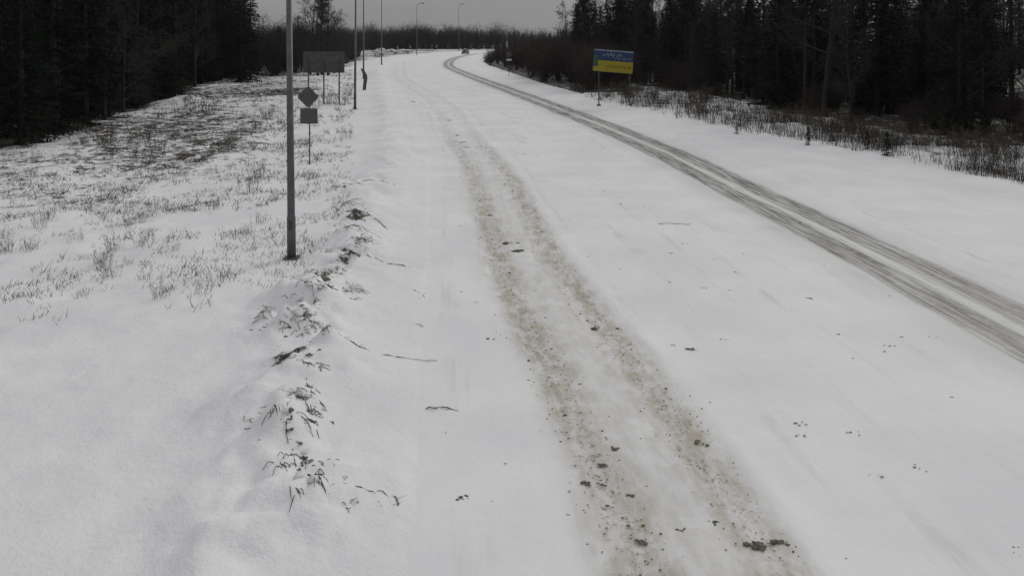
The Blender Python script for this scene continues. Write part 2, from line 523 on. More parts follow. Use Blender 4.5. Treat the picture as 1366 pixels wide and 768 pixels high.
s_al = np.array(list(np.arange(0, 40, .25))+list(np.arange(40, 120, .8))+list(np.arange(120, _s[-1]-2, 2.5)))
u_ac = np.arange(ROAD_L-1.25, ROAD_R+1.26, .125)
P = axis_at(s_al); Tn = axis_at(s_al+.6)-axis_at(np.maximum(s_al-.6, 0)); Tn /= np.linalg.norm(Tn, axis=1)[:, None]
N = np.stack([Tn[:, 1], -Tn[:, 0]], -1)
RX = P[:, None, 0]+N[:, None, 0]*u_ac[None]; RY = P[:, None, 1]+N[:, None, 1]*u_ac[None]
KU = np.broadcast_to(u_ac[None], RX.shape); AL = np.broadcast_to(s_al[:, None], RX.shape)
DU = lat_curve(DX, RX.ravel(), RY.ravel()).reshape(RX.shape)
RZ = road_h(RX, RY, KU, DU)
GZ_ = ground_h(RX, RY, KU, cut=False)
def sst(a, b, v):
    t = np.clip((v-a)/(b-a), 0, 1); return t*t*(3-2*t)
wv = .12*fbm(RX*.6, RY*.6, 3)
sh = np.maximum(sst(ROAD_L+.12, ROAD_L-.22, KU+wv)*sst(39., 43., AL), sst(ROAD_R-.3, ROAD_R+.5, KU+wv))
RZ = RZ*(1-sh)+(GZ_+.012)*sh
RZ = RZ-.1*(1-np.clip((u_ac-u_ac[0])/.25, 0, 1))[None]
er = np.clip((u_ac[-1]-KU+.3*fbm(RX*.7, RY*.7, 2))/.85, 0, 1)
RZ = RZ-.055*(1-er)**2-.004*sst(1.0, .6, er)
idx = np.arange(RX.size).reshape(RX.shape)
faces = np.stack([idx[:-1, :-1], idx[:-1, 1:], idx[1:, 1:], idx[1:, :-1]], -1).reshape(-1, 4)
me = grid_mesh('road', np.stack([RX, RY, RZ], -1).reshape(-1, 3), faces)
for nm, a in (('dirty', DU), ('dark', KU), ('along', AL)):
    at = me.attributes.new(nm, 'FLOAT', 'POINT'); at.data.foreach_set('value', a.astype(np.float32).ravel())
vs_al = np.arange(4.5, VERGE_S, .11); vu = np.arange(VERGE_L, VERGE_R+.01, .085)
Pv = axis_at(vs_al); Tv = axis_at(vs_al+.6)-axis_at(np.maximum(vs_al-.6, 0)); Tv /= np.linalg.norm(Tv, axis=1)[:, None]
VX = Pv[:, None, 0]+Tv[:, None, 1]*vu[None]; VY = Pv[:, None, 1]-Tv[:, None, 0]*vu[None]
VLAT = np.broadcast_to(vu[None], VX.shape)
VZ = ground_h(VX, VY, VLAT, cut=False)
wv2 = .16*fbm(VX*.7, VY*.7, 3)+.06*fbm(VX*4, VY*4, 2)
wk = sst(ROAD_L-.3, ROAD_L+.4, VLAT+wv2)
VZ = VZ*(1-wk)-.07*wk
el = np.clip((VLAT-VERGE_L+.6*fbm(VX*.8, VY*.8, 2))/1.6, 0, 1)
ef = np.clip((vs_al[-1]-vs_al)/3.5, 0, 1)[:, None]
VZ = VZ+.008-.05*(1-el)**2-.06*(1-ef)**2
idx = np.arange(VX.size).reshape(VX.shape)
vf = np.stack([idx[:-1, :-1], idx[:-1, 1:], idx[1:, 1:], idx[1:, :-1]], -1).reshape(-1, 4)
vme = grid_mesh('snowy_verge', np.stack([VX, VY, VZ], -1).reshape(-1, 3), vf)
at = vme.attributes.new('litter', 'FLOAT', 'POINT')
vl = .62*ridge_gate(VX, VY)*np.clip(.7+1.5*fbm(VX*.8, VY*.8, 2), 0, 1)
vl = vl+np.clip((ROAD_L-3-VLAT)/9, 0, 1)*np.clip((VY-16)/14, 0, 1)*(.36+.20*np.clip((VY-24)/26, 0, 1)+.30*fbm(VX*.12, VY*.12, 3))
at.data.foreach_set('value', np.clip(vl, 0, 1).astype(np.float32).ravel())
tag(link('snowy_verge', vme, M['ground']), 'lumpy ploughed snow along the left verge', 'verge', kind='structure')
tag(link('road', me, M['road']), 'snow covered road with dark wheel tracks curving to the right', 'road', kind='structure')

# ------------------------------------------------------------------ trees: one of each kind, then copies
def wobble_line(p, d, L, n, rnd, w, lift=0.):
    pts = [Vector(p)]; d = Vector(d).normalized()
    for i in range(n):
        d = (d+Vector((rnd.uniform(-w, w), rnd.uniform(-w, w), rnd.uniform(-w, w)+lift))).normalized()
        pts.append(pts[-1]+d*(L/n))
    return pts
def perp(d, rnd):
    v = Vector((rnd.uniform(-1, 1), rnd.uniform(-1, 1), rnd.uniform(-1, 1)))
    v = v-d*v.dot(d)
    return v.normalized()

def grow(mb, p, d, L, r, lvl, maxl, rnd, kids, twigw):
    n = 5 if lvl < 2 else 3
    pts = wobble_line(p, d, L, n, rnd, .16+.05*lvl, .03)
    rad = [r*(1-.75*i/n) for i in range(n+1)]
    mb.tube(pts, rad, 5 if lvl < 2 else 3, cap=False)
    if lvl >= maxl: return
    for k in range(kids[lvl]):
        t = rnd.uniform(.25, 1.) if lvl else rnd.uniform(.15, 1.)
        i = min(int(t*n), n-1); f = t*n-i
        q = pts[i].lerp(pts[i+1], f); dd = (pts[i+1]-pts[i]).normalized()
        nd = (dd*rnd.uniform(.5, 1.0)+perp(dd, rnd)*rnd.uniform(.6, 1.0)+Vector((0, 0, .18))).normalized()
        grow(mb, q, nd, L*rnd.uniform(.42, .66)*(1.15-.45*t), max(rad[i]*.55, twigw), lvl+1, maxl, rnd, kids, twigw)

def bare_tree(name, h, seed, clear=.25, kids=(11, 6, 5, 3), lean=.04):
    rnd = random.Random(seed)
    root = empty(name)
    tr = MB(); n = 9
    pts = wobble_line((0, 0, -.3), (rnd.uniform(-lean, lean), rnd.uniform(-lean, lean), 1), h*.86, n, rnd, .05, .03)
    r0 = .011*h+.03
    rad = [r0*(1.25 if i == 0 else 1)*(1-.85*i/n) for i in range(n+1)]
    tr.tube(pts, rad, 8)
    tr.build('trunk', M['bark'], root, smooth=True)
    cr = MB()
    for k in range(kids[0]+int(h*.6)):
        t = clear+(1-clear)*(k+rnd.random())/(kids[0]+int(h*.6))
        i = min(int(t*n), n-1); q = pts[i].lerp(pts[i+1], t*n-i)
        a = rnd.uniform(0, 6.283)
        nd = Vector((math.cos(a), math.sin(a), rnd.uniform(.35, 1.3)))
        grow(cr, q, nd, h*.30*(1.15-.75*t)*rnd.uniform(.7, 1.2), rad[i]*.5, 1, 4 if len(kids) > 3 else 3, rnd, kids, .006+.0006*h)
    cr.build('crown', M['twig'], root)
    return root

def spruce(name, h, seed, spread=.2, low=.05, whorl=.42, width=.16):
    rnd = random.Random(seed)
    root = empty(name)
    tr = MB()
    tr.tube([(0, 0, -.3), (0.02, 0, h*.3), (.03, .02, h*.65), (0, 0, h)], [.012*h+.05, .0085*h+.04, .005*h+.02, .01], 8)
    tr.build('trunk', M['bark'], root, smooth=True)
    cr = MB(); z = low*h
    while z < h:
        t = z/h
        L0 = spread*h*(1-t)**.8*.95+.22
        for k in range(6):
            if rnd.random() < .12: continue
            a = rnd.uniform(0, 6.283); L = L0*rnd.uniform(.6, 1.15)
            d = Vector((math.cos(a), math.sin(a), 0)); side = Vector((-d.y, d.x, 0))
            n = max(3, int(L/.26))
            for i in range(n):
                f = (i+.6)/n
                p = d*(L*f)+Vector((0, 0, z-L*.34*f+L*.16*f*f+rnd.uniform(-.06, .06)))
                for sg in (-1, 1):
                    l2 = (.20+.30*L*(1-f)*.55)*rnd.uniform(.7, 1.3); w = width*rnd.uniform(.6, 1.2)
                    e = p+side*(sg*l2)+d*(l2*.55)+Vector((0, 0, -l2*rnd.uniform(.1, .55)))
                    o = d*w
                    cr.quad(p-o*.5, p+o*.5, e+o*.28, e-o*.22+Vector((0, 0, -w*.5)))
                if rnd.random() < .5:
                    w = .1; e = p+Vector((rnd.uniform(-.1, .1), rnd.uniform(-.1, .1), -rnd.uniform(.2, .5)))
                    cr.quad(p-d*w, p+d*w, e+d*w*.4, e-d*w*.4)
            cr.tube([(0, 0, z), d*(L*.5)+Vector((0, 0, z-L*.13)), d*L+Vector((0, 0, z-L*.18))], [.02+.004*L, .014, .005], 3, cap=False)
        z += whorl*rnd.uniform(.7, 1.3)*(1.15-.5*t)
    cr.build('crown', M['needle'], root)
    return root

def pine(name, h, seed):
    rnd = random.Random(seed)
    root = empty(name)
    tr = MB()
    pts = wobble_line((0, 0, -.3), (rnd.uniform(-.03, .03), rnd.uniform(-.03, .03), 1), h, 8, rnd, .025, .02)
    rad = [.22*(1-.8*i/8) for i in range(9)]
    tr.tube(pts, rad, 8); tr.build('trunk', M['bark'], root, smooth=True)
    cr = MB()
    for k in range(46):
        t = .12+.86*(k/46)**.8
        i = min(int(t*8), 7); q = pts[i].lerp(pts[i+1], t*8-i)
        a = rnd.uniform(0, 6.283); dead = t < .48
        L = (rnd.uniform(.5, 1.8) if dead else rnd.uniform(1.4, 3.2)*(1.3-t))
        d = Vector((math.cos(a), math.sin(a), rnd.uniform(-.3, .2) if dead else rnd.uniform(0, .7)))
        bp = wobble_line(q, d, L, 4, rnd, .18)
        cr.tube(bp, [.03, .022, .016, .01, .005], 3, cap=False)
        for j in range(5 if dead else 3):
            grow(cr, bp[rnd.randint(1, 4)], d+perp(d.normalized(), rnd), L*.4, .008, 3, 4, rnd, (0, 0, 0, 3), .006)
        if not dead:
            for j in range(70):
                c = bp[rnd.randint(2, 4)]+Vector((rnd.gauss(0, .38), rnd.gauss(0, .38), rnd.gauss(0, .22)))
                u = Vector((rnd.uniform(-1, 1), rnd.uniform(-1, 1), rnd.uniform(-.4, 1))).normalized()*.26
                w = perp(u.normalized(), rnd)*.07
                cr.quad(c-w, c+w, c+u+w*.6, c+u-w*.6)
    cr.build('crown', M['needle'], root)
    return root

def bush(name, h, seed, stems=16, m='brush', spread=.55, kids=(0, 7, 5, 3), tw=.008, maxl=3):
    rnd = random.Random(seed)
    root = empty(name)
    mb = MB()
    for k in range(stems):
        a = rnd.uniform(0, 6.283); sp = spread*rnd.random()
        d = Vector((math.cos(a)*sp, math.sin(a)*sp, 1))
        grow(mb, (math.cos(a)*h*.12*rnd.random(), math.sin(a)*h*.12*rnd.random(), -.1), d, h*rnd.uniform(.65, 1.05), .009*h+.004, 1, maxl, rnd, kids, tw)
    mb.build('branches', M[m], root)
    return root

protos = {
    'bare': [bare_tree('bare_tree', h, s, c) for h, s, c in ((15, 1, .2), (13, 2, .12), (17, 3, .3), (12, 4, .08))],
    'spruce': [spruce('spruce_tree', h, s, sp, lo) for h, s, sp, lo in ((17, 11, .19, .03), (14, 12, .22, .02), (19, 13, .17, .08))],
    'pine': [pine('pine_tree', h, s) for h, s in ((18, 21), (20, 22))],
    'brush': [bush('brush_shrub', h, s, 24, tw=.011) for h, s in ((2.6, 31), (2.2, 32), (3.0, 33))],
    'thicket': [bush('thicket_tree', h, s, 22, 'twig', .45, (0, 7, 5, 4), .014) for h, s in ((8, 36), (9.5, 37), (7, 38))],
}
used = set()
def put(kind, i, x, y, sc, label, cat, group=None, rz=None, rnd=random):
    p = protos[kind][i % len(protos[kind])]
    if p.name in used: o = copy_tree(p)
    else: o = p; used.add(p.name)
    o.location = (x, y, gz(x, y)-.02)
    o.rotation_euler = (0, 0, rnd.uniform(0, 6.283) if rz is None else rz)
    o.scale = (sc, sc, sc*rnd.uniform(.94, 1.06))
    tag(o, label, cat, group)
    return o

def scatter(poly, n, mind, seed, accept=None):
    rnd = random.Random(seed)
    xs_ = [p[0] for p in poly]; ys_ = [p[1] for p in poly]
    pts = []; tries = 0
    while len(pts) < n and tries < n*400:
        tries += 1
        x = rnd.uniform(min(xs_), max(xs_)); y = rnd.uniform(min(ys_), max(ys_))
        if abs(x) > .75*y+6: continue
        if not in_poly(np.array([x]), np.array([y]), poly)[0]: continue
        if accept and rnd.random() > accept(x, y): continue
        if any((x-a)**2+(y-b)**2 < mind*mind for a, b in pts): continue
        pts.append((x, y))
    return pts
R2 = random.Random(99)
RE = np.array([(36, 33), (29, 41), (25.6, 49), (22.8, 63), (20.4, 82), (12.5, 112), (11, 130)], float)
LE = np.array([(-28, 38), (-31.5, 61), (-37, 84), (-43, 110), (-45, 128)], float)
def edge_dist(E, x, y):
    d = 1e9
    for a, b in zip(E[:-1], E[1:]):
        t = np.clip(((x-a[0])*(b[0]-a[0])+(y-a[1])*(b[1]-a[1]))/((b-a)@(b-a)), 0, 1)
        d = min(d, math.hypot(x-a[0]-t*(b[0]-a[0]), y-a[1]-t*(b[1]-a[1])))
    return d
accR = lambda x, y: math.exp(-edge_dist(RE, x, y)/14)+.12
accL = lambda x, y: math.exp(-edge_dist(LE, x, y)/12)+.10
def wood(poly, n, md, seed, acc, wts, where, side, s0=.72, s1=1.1):
    for (x, y) in scatter(poly, n, md, seed, acc):
        kd = R2.choices(['spruce', 'pine', 'bare'], wts)[0]
        put(kd, R2.randint(0, 9), x, y, R2.uniform(s0, s1)*(1.25 if kd == 'bare' and s0 < .6 else 1),
            {'spruce': 'dark spruce in the dense wood '+where, 'pine': 'straight trunked dark pine in the dense wood '+where,
             'bare': 'dark leafless tree in the dense wood '+where}[kd], 'tree',
            {'spruce': 'spruces', 'pine': 'pines', 'bare': 'bare trees'}[kd]+' of the '+side+' wood', rnd=R2)
wood(RIGHT_WOOD, 280, 1.5, 5, accR, [.5, .12, .38], 'right of the road', 'right', .5, .95)
wood(LEFT_WOOD, 230, 1.5, 6, accL, [.68, .14, .18], 'left of the lamp posts', 'left')
for (x, y) in scatter(RIGHT_WOOD, 75, 1.5, 15, lambda x, y: math.exp(-edge_dist(RE, x, y)/6)):
    put('brush', R2.randint(0, 9), x, y, R2.uniform(.5, 1.25), 'dark leafless undergrowth shrub between the trunks right of the road', 'shrub', 'undergrowth of the right wood', rnd=R2)
for (x, y) in scatter(LEFT_WOOD, 45, 1.8, 16, lambda x, y: math.exp(-edge_dist(LE, x, y)/6)):
    put('brush', R2.randint(0, 9), x, y, R2.uniform(.5, 1.1), 'dark leafless undergrowth shrub between the trunks on the left', 'shrub', 'undergrowth of the left wood', rnd=R2)
for k, (x, y) in enumerate(scatter(LEFT_LOW, 90, 2.2, 7)):
    put('thicket', R2.randint(0, 9), x, y, R2.uniform(.7, 1.0), 'low leafless thicket tree behind the grey backed board', 'tree', 'thicket trees behind the grey board', rnd=R2)
for k, (x, y) in enumerate(scatter(BRUSH, 178, 1.4, 8)):
    f = np.interp(x/y*1000+683, [635, 660, 690, 740, 800], [.62, .8, 1.25, 1.6, 1.7])
    put('brush', R2.randint(0, 9), x, y, R2.uniform(.85, 1.2)*f, 'dark brown leafless shrub in the thicket inside the road bend', 'shrub', 'shrubs inside the road bend', rnd=R2)
# trees that stand out against the sky
for px, D, kd, i, sc, lb in ((424, 122, 'bare', 1, 1.15, 'bushy leafless tree in front of the tallest tree above the grey board'), (438, 124, 'bare', 3, 1.3, 'leafless tree with a dense crown above right end of the grey board'), (430, 126, 'bare', 0, 1.15, 'tall leafless tree rising above the grey backed board'), (414, 131, 'bare', 2, .95, 'leafless tree just left of the tallest tree above the grey board'),
                            (446, 134, 'bare', 1, 1.0, 'leafless tree just right of the tallest tree above the grey board'), (402, 140, 'bare', 3, 1.0, 'leafless tree at the left of the tall group above the grey board'),
                            (372, 138, 'spruce', 1, .62, 'short pointed spruce just left of the nearest lamp post top'), (334, 112, 'spruce', 2, .85, 'outermost spruce at the right end of the left wood'),
                            (322, 106, 'spruce', 0, .9, 'second spruce from the right end of the left wood'), (343, 124, 'bare', 3, .9, 'thin leafless tree at the right end of the left wood'),
                            (756, 118, 'bare', 1, .95, 'feathery leafless tree at the left end of the right wood'), (764, 121, 'bare', 3, 1.0, 'leafless tree second from left end of the right wood'),
                            (429, 128, 'pine', 1, .8, 'dark pine in the middle of the tall group above the grey board'), (778, 113, 'pine', 0, .9, 'slim straight pine near the left end of right wood'), (790, 110, 'bare', 0, .9, 'leafless tree rising straight behind the blue and yellow board')):
    put(kd, i, (px-683)/1000*D, D, sc, lb, 'tree', rnd=R2)
# far tree line beyond the road bend
for row, (Y, n) in enumerate(((396, 62), (408, 60), (424, 60))):
    for k in range(n):
        px = 430+350*(k+R2.random())/n
        yy = Y+R2.uniform(-3, 3)+(0 if px > 540 else -(540-px)*.6)
        if lateral(np.array([(px-683)/1000*yy]), np.array([yy]))[0] < 8 and lateral(np.array([(px-683)/1000*yy]), np.array([yy]))[0] > -16: yy += 22
        sp = R2.random() < (.12 if px < 650 else .5)
        put('spruce' if sp else 'thicket', R2.randint(0, 9), (px-683)/1000*yy, yy, R2.uniform(.45, .62) if sp else R2.uniform(.9, 1.35),
            'dark evergreen in the far tree line beyond the bend' if sp else 'grey leafless tree in the far tree line beyond the bend', 'tree',
            'evergreens of the far tree line' if sp else 'bare trees of the far tree line', rnd=R2)

# ------------------------------------------------------------------ lamp posts
def make_lamp(h, r):
    root = empty('lamp_post')
    b = MB(); b.box((0, 0, .03), (.42, .42, .06)); b.build('base_plate', M['pole'], root, bevel=.01)
    p = MB(); p.tube([(0, 0, 0), (0, 0, 1.2), (0, 0, 1.24), (0, 0, h)], [r, r*.98, r*.86, r*.5], 14); p.build('pole', M['pole'], root, smooth=True)
    a = MB(); a.tube([(0, 0, h-.05), (.12, 0, h+.35), (.55, 0, h+.62), (1.7, 0, h+.75)], [r*.5, r*.42, r*.4, r*.36], 8); a.build('arm', M['pole'], root, smooth=True)
    l = MB()
    l.tube([(1.55, 0, h+.74), (1.75, 0, h+.79), (2.15, 0, h+.79), (2.4, 0, h+.75)], [.06, .13, .14, .05], 10)
    hd = l.build('lamp_head', M['pole'], root, smooth=True)
    g = MB(); g.box((1.98, 0, h+.66), (.5, .2, .03)); g.build('lamp_glass', M['lens'], hd, bevel=.01)
    hdl = MB(); hdl.box((0, -r-.004, 1.0), (.1, .012, .32)); hdl.build('access_door', M['post'], root)
    return root
lamp = make_lamp(11.5, .125)
lamps = [(389, 348, 1.0, .15, 'nearest grey lamp post standing on the left snowy verge'),
         (473.5, 147, 1.1, .12, 'second nearest lamp post beside the dark bent marker post'),
         (485, 106, 1.2, .1, 'thin lamp post just behind the bent marker post'),
         (509, 88, 1.25, 0, 'faint lamp post over the left end of the far tree line'),
         (556, 74, 1.5, -.2, 'faint distant lamp post above the middle of far tree line'),
         (612, 68.5, 1.75, -.6, 'farthest faint lamp post above the distant car')]
for i, (px, py, sc, rz, lb) in enumerate(lamps):
    o = lamp if i == 0 else copy_tree(lamp)
    x, y = G(px, py)
    if i == 5: x, y = x, y
    o.location = (x, y, gz(x, y)-.02 if abs(lateral(np.array([x]), np.array([y]))[0]+5.5) > 7.4 else -.02)
    o.rotation_euler = (0, math.radians(-.55 if i == 0 else (.4 if i == 1 else 0)), rz)
    w = 1.0 if i < 2 else 1.15
    o.scale = (w, w, sc)
    tag(o, lb, 'lamp post', 'lamp posts along the left side of the road')

# ------------------------------------------------------------------ signs
# small sign on a thin post: diamond over a square plate, seen from behind
x, y = G(413, 222)
t = empty('road_sign', (x, y, gz(x, y)))
p = MB(); p.tube([(0, 0, -.2), (.0, 0, 3.72)], .032, 10); p.build('post', M['post'], t, smooth=True)
u = H/(222-50.)    # metres per pixel at this distance
z = lambda py: (222-py)*u
d = MB()
cz = z(131.5); r_ = .50
n = len(d.v)
for yy in (-.045, -.075):
    for k in range(4):
        for off in (-.13, .13):
            a = math.pi/2*k+off
            d.v.append((-.06+math.cos(a)*r_*(1.0), yy, cz+math.sin(a)*r_))
d.f += [tuple(range(8)), tuple(range(15, 7, -1))]+[(k, 8+k, 8+(k+1) % 8, (k+1) % 8) for k in range(8)]
d.build('diamond_plate', M['signback'], t)
sq = MB(); sq.box((-.02, -.06, z(157)), (.86, .03, .76)); sq.build('square_plate', M['signback'], t, bevel=.02)
c = MB()
for zz in (cz, z(152), z(162)): c.box((0, -.03, zz), (.16, .06, .05))
c.build('clamp', M['post'], t)
tag(t, 'thin post with a diamond plate above a square plate, seen from behind', 'road sign')

# grey board seen from behind
x, y = G(432, 139)
t = empty('information_board', (x, y, gz(x, y)))
u = H/(139-50.); z = lambda py: (139-py)*u
b = MB(); b.box((0, 0, (z(70)+z(98))/2), (55*u, .06, (98-70)*u)); b.build('panel', M['panelback'], t, bevel=.015)
fr = MB()
for zz in (z(74), z(84), z(94)): fr.box((0, -.055, zz), (53*u, .05, .07))
fr.build('rail', M['panelback'], t)
for xx in (-20, 0.5, 21):
    p = MB(); p.box((xx*u, -.13, z(99)/2+.6), (.11, .1, z(99)+1.5)); p.build('post', M['post'], t)
tag(t, 'large grey backed board on posts among weeds left of the road', 'sign board')

# blue and yellow board
x, y = G(818, 143)
u = H/(143-50.)
t = empty('welcome_board', (x, y, gz(x, y)))
tz = lambda py: (143-py)*u
pn = empty('panel_mount'); bpy.data.objects.remove(pn)
W, Hh = 53*u, 30*u; cz = tz(83.5)
roll = Matrix.Rotation(math.radians(4.4), 3, 'Y')
def board(name, cx, cz_, w, h, dy, m, parent, th=.02):
    mb = MB(); cpos = roll @ Vector((cx, 0, cz_)); mb.box((cpos.x, dy, cz+cpos.z), (w, th, h), roll)
    return mb.build(name, m, parent)
pan = board('panel', 0, 0, W, Hh, 0, M['blue'], t, .08)
board('yellow_field', .12*W*.5, -Hh*.235, W*.88, Hh*.49, -.052, M['yellow'], pan)
board('yellow_strip', -W*.44, -Hh*.37, W*.11, Hh*.22, -.054, M['yellow'], pan)
board('green_field', -W*.44, Hh*.0, W*.115, Hh*.44, -.053, M['green'], pan)
board('top_border', 0, Hh*.46, W*.98, Hh*.05, -.052, M['pale'], pan)
rr = random.Random(3)
def strokes(name, cx, cz_, w, h, m, n):
    mb = MB(); xx = cx-w/2
    while xx < cx+w/2:
        ww = rr.uniform(.05, .11)
        for k in range(2):
            cpos = roll @ Vector((xx+rr.uniform(0, ww), 0, cz_+rr.uniform(-h*.3, h*.3)))
            mb.box((cpos.x, -.072, cz+cpos.z), (rr.uniform(.025, ww), .012, rr.uniform(h*.15, h*.75)), roll)
        xx += ww+.05
    return mb.build(name, m, pan)
strokes('lettering', -W*.02, Hh*.27, W*.5, Hh*.15, M['pale'], 10)
strokes('lettering', W*.22, Hh*.14, W*.42, Hh*.1, M['pale'], 8)
strokes('lettering', W*.12, -Hh*.24, W*.62, Hh*.16, M['red'], 10)
for xx, l in ((22.5, 0), (-19, 0)):
    p = MB(); p.tube([(xx*u, .09, -.3), (xx*u, .09, tz(72))], .055, 8); p.build('post', M['post'], t, smooth=True)
    f_ = MB(); f_.blob((xx*u, .05, .06), .17, rr, 1, .2, (1.2, 1.2, .9)); f_.build('footing', M['clod'], t)
tag(t, 'blue over yellow board on two posts by the right wood', 'sign board')

# bent dark marker post on the left road edge
x, y = G(486, 121.5)
u = H/(121.5-50.)
t = empty('marker_post', (x, y, gz(x, y)))
mb = MB()
ptsx = [(.0, 0), (.05, .6), (.14, 1.3), (.12, 1.75), (-.08, 2.15), (-.3, 2.55)]
for i in range(len(ptsx)-1):
    (x0, z0), (x1, z1) = ptsx[i], ptsx[i+1]
    w0 = (.19, .2, .22, .22, .2, .17)[i]; w1 = (.19, .2, .22, .22, .2, .15)[i+1]
    for sgn in (-1, 1):
        mb.quad((x0-w0, sgn*.04, z0), (x0+w0, sgn*.04, z0), (x1+w1, sgn*.04, z1), (x1-w1, sgn*.04, z1))
    mb.quad((x0-w0, -.04, z0), (x0-w0, .04, z0), (x1-w1, .04, z1), (x1-w1, -.04, z1))
    mb.quad((x0+w0, -.04, z0), (x0+w0, .04, z0), (x1+w1, .04, z1), (x1+w1, -.04, z1))
mb.build('panel', M['panelback'], t)
mb = MB(); mb.tube([(0, .09, -.2), (.05, .09, .7), (.12, .09, 1.5)], .045, 8); mb.build('post', M['post'], t, smooth=True)
tag(t, 'dark narrow marker panel with bent over top at left road edge', 'marker post')

# little pale plate on a stake among the shrubs
x, y = G(679, 100); y = 122; x = -.004*y
t = empty('small_sign', (x, y, gz(x, y)))
mb = MB(); mb.tube([(0, .04, -.1), (0, .04, 3.9)], .05, 8); mb.build('post', M['post'], t, smooth=True)
mb = MB(); mb.box((0, 0, 2.6), (.85, .03, .3)); mb.build('plate', M['lens'], t, bevel=.01)
mb = MB(); mb.box((0, 0, 3.5), (.75, .03, .8)); mb.build('upper_plate', M['signback'], t, bevel=.01)
tag(t, 'small post with a pale plate among brown shrubs in the bend', 'road sign')

# ------------------------------------------------------------------ the distant car
def make_car():
    t = empty('car')
    prof = [(-.83, .28), (-.86, .62), (-.82, .88), (-.66, .95), (-.56, 1.42), (-.46, 1.5), (.46, 1.5), (.56, 1.42), (.66, .95), (.82, .88), (.86, .62), (.83, .28)]
    # body: side profile swept across the width
    side = [(-2.1, .3), (-2.15, .7), (-2.05, .95), (-1.1, 1.02), (-.45, 1.48), (.95, 1.5), (1.6, 1.05), (2.05, 1.0), (2.12, .6), (2.05, .3)]
    mb = MB(); n = len(side)
    for sx, k in ((-.84, 1), (.84, 1)):
        for (yy, zz) in side:
            tap = 1 if zz < 1.03 else .8
            mb.v.append((sx*tap, yy, zz))
    mb.f.append(tuple(range(n))); mb.f.append(tuple(range(2*n-1, n-1, -1)))
    for i in range(n):
        j = (i+1) % n; mb.f.append((i, n+i, n+j, j))
    mb.build('body', M['carpaint'], t, bevel=.05)
    w = MB(); w.quad((-.7, -1.06, 1.06), (.7, -1.06, 1.06), (.6, -.52, 1.45), (-.6, -.52, 1.45))
    o = w.build('windscreen', M['glass'], t); o.location = (0, -.03, .02)
    for s in (-1, 1):
        w = MB(); w.quad((s*.80, -.75, 1.08), (s*.80, 1.35, 1.08), (s*.69, .9, 1.44), (s*.69, -.42, 1.44))
        o = w.build('side_window', M['glass'], t); o.location = (s*.02, 0, 0)
        hl = MB(); hl.box((s*.6, -2.13, .72), (.36, .06, .16)); hl.build('headlight', M['lens'], t, bevel=.02)
        for yy in (-1.35, 1.35):
            wh = MB(); wh.tube([(s*.62, yy, .32), (s*.87, yy, .32)], .32, 18); wo = wh.build('wheel', M['rubber'], t)
            rm = MB(); rm.tube([(s*.8, yy, .32), (s*.885, yy, .32)], .19, 12); rm.build('rim', M['rim'], wo)
    pl = MB(); pl.box((0, -2.16, .5), (.52, .02, .12)); pl.build('number_plate', M['lens'], t)
    sn = MB(); sn.box((0, .25, 1.53), (1.2, 1.2, .05)); sn.build('roof_snow', M['snowcap'], t, bevel=.02)
    return t
c = make_car()
cx, cy = G(621, 72.6)
c.location = (cx, cy, .0); c.rotation_euler = (0, 0, math.radians(-8)); c.scale = (1.2, 1.2, 1.2)
tag(c, 'dark car coming out of the far bend', 'car')

# ------------------------------------------------------------------ snow capped bushes at the far left of the road
for k, (px, py, s, lb) in enumerate(((503, 77, 1.1, 'leftmost'), (512, 76, 1.3, 'second'), (523, 74, 1.0, 'middle'), (533, 73, .9, 'fourth'), (543, 72, .8, 'rightmost'))):
    x, y = G(px, py)
    t = empty('snowy_bush', (x, y, gz(x, y)))
    rnd = random.Random(60+k)
    mb = MB()
    for q in range(14):
        a = rnd.uniform(0, 6.28)
        grow(mb, (rnd.uniform(-.7, .7), rnd.uniform(-.4, .4), -.1), (math.cos(a)*.7, math.sin(a)*.7, 1), 1.5*s, .03, 2, 3, rnd, (0, 0, 6, 0), .018)
    mb.build('branches', M['brush'], t)
    mb = MB()
    for q in range(4):
        mb.blob((rnd.uniform(-.9, .9), rnd.uniform(-.4, .2), (1.0+rnd.uniform(-.25, .25))*s), .5, rnd, 2, .12, (1.1, .9, .4))
    mb.build('snow_cap', M['snowcap'], t, smooth=True)
    names = ('leftmost of the snow capped bushes at the far left road edge', 'second from left of the snow capped bushes by far road edge', 'middle one of the five snow capped bushes by far road edge',
             'fourth from left of the snow capped bushes by far road edge', 'rightmost of the snow capped bushes where the road bends away')
    t.scale = (1.9, 1.5, 1.5); tag(t, names[k], 'bush', 'snow capped bushes by the far road edge')

# ------------------------------------------------------------------ weeds: right bank
def stalks(name, h, seed, n, m, spread=.55, r=.007):
    rnd = random.Random(seed); root = empty(name); mb = MB()
    for k in range(n):
        a = rnd.uniform(0, 6.283); q = rnd.random()**.6*spread
        p = (math.cos(a)*q, math.sin(a)*q, -.05)
        L = h*rnd.uniform(.5, 1.05)
        pts = wobble_line(p, (math.cos(a)*.35*rnd.random(), math.sin(a)*.35*rnd.random(), 1), L, 4, rnd, .12)
        mb.tube(pts, [r, r, r*.8, r*.7, r*.4], 3, cap=False)
        for j in range(4):
            d = Vector((rnd.uniform(-1, 1), rnd.uniform(-1, 1), rnd.uniform(.3, 1.2)))
            e = pts[rnd.randint(2, 4)]; b2 = e+d.normalized()*L*rnd.uniform(.1, .25)
            mb.tube([e, b2], [r*.6, r*1.3], 3, cap=False)
    mb.build('stalks', M[m], root)
    return root
protos['weed'] = [stalks('weed_clump', h, s, n, m) for h, s, n, m in ((1.2, 41, 24, 'weed'), (1.0, 42, 20, 'weedd'), (1.4, 43, 30, 'weedd'), (.8, 44, 20, 'weed'))]
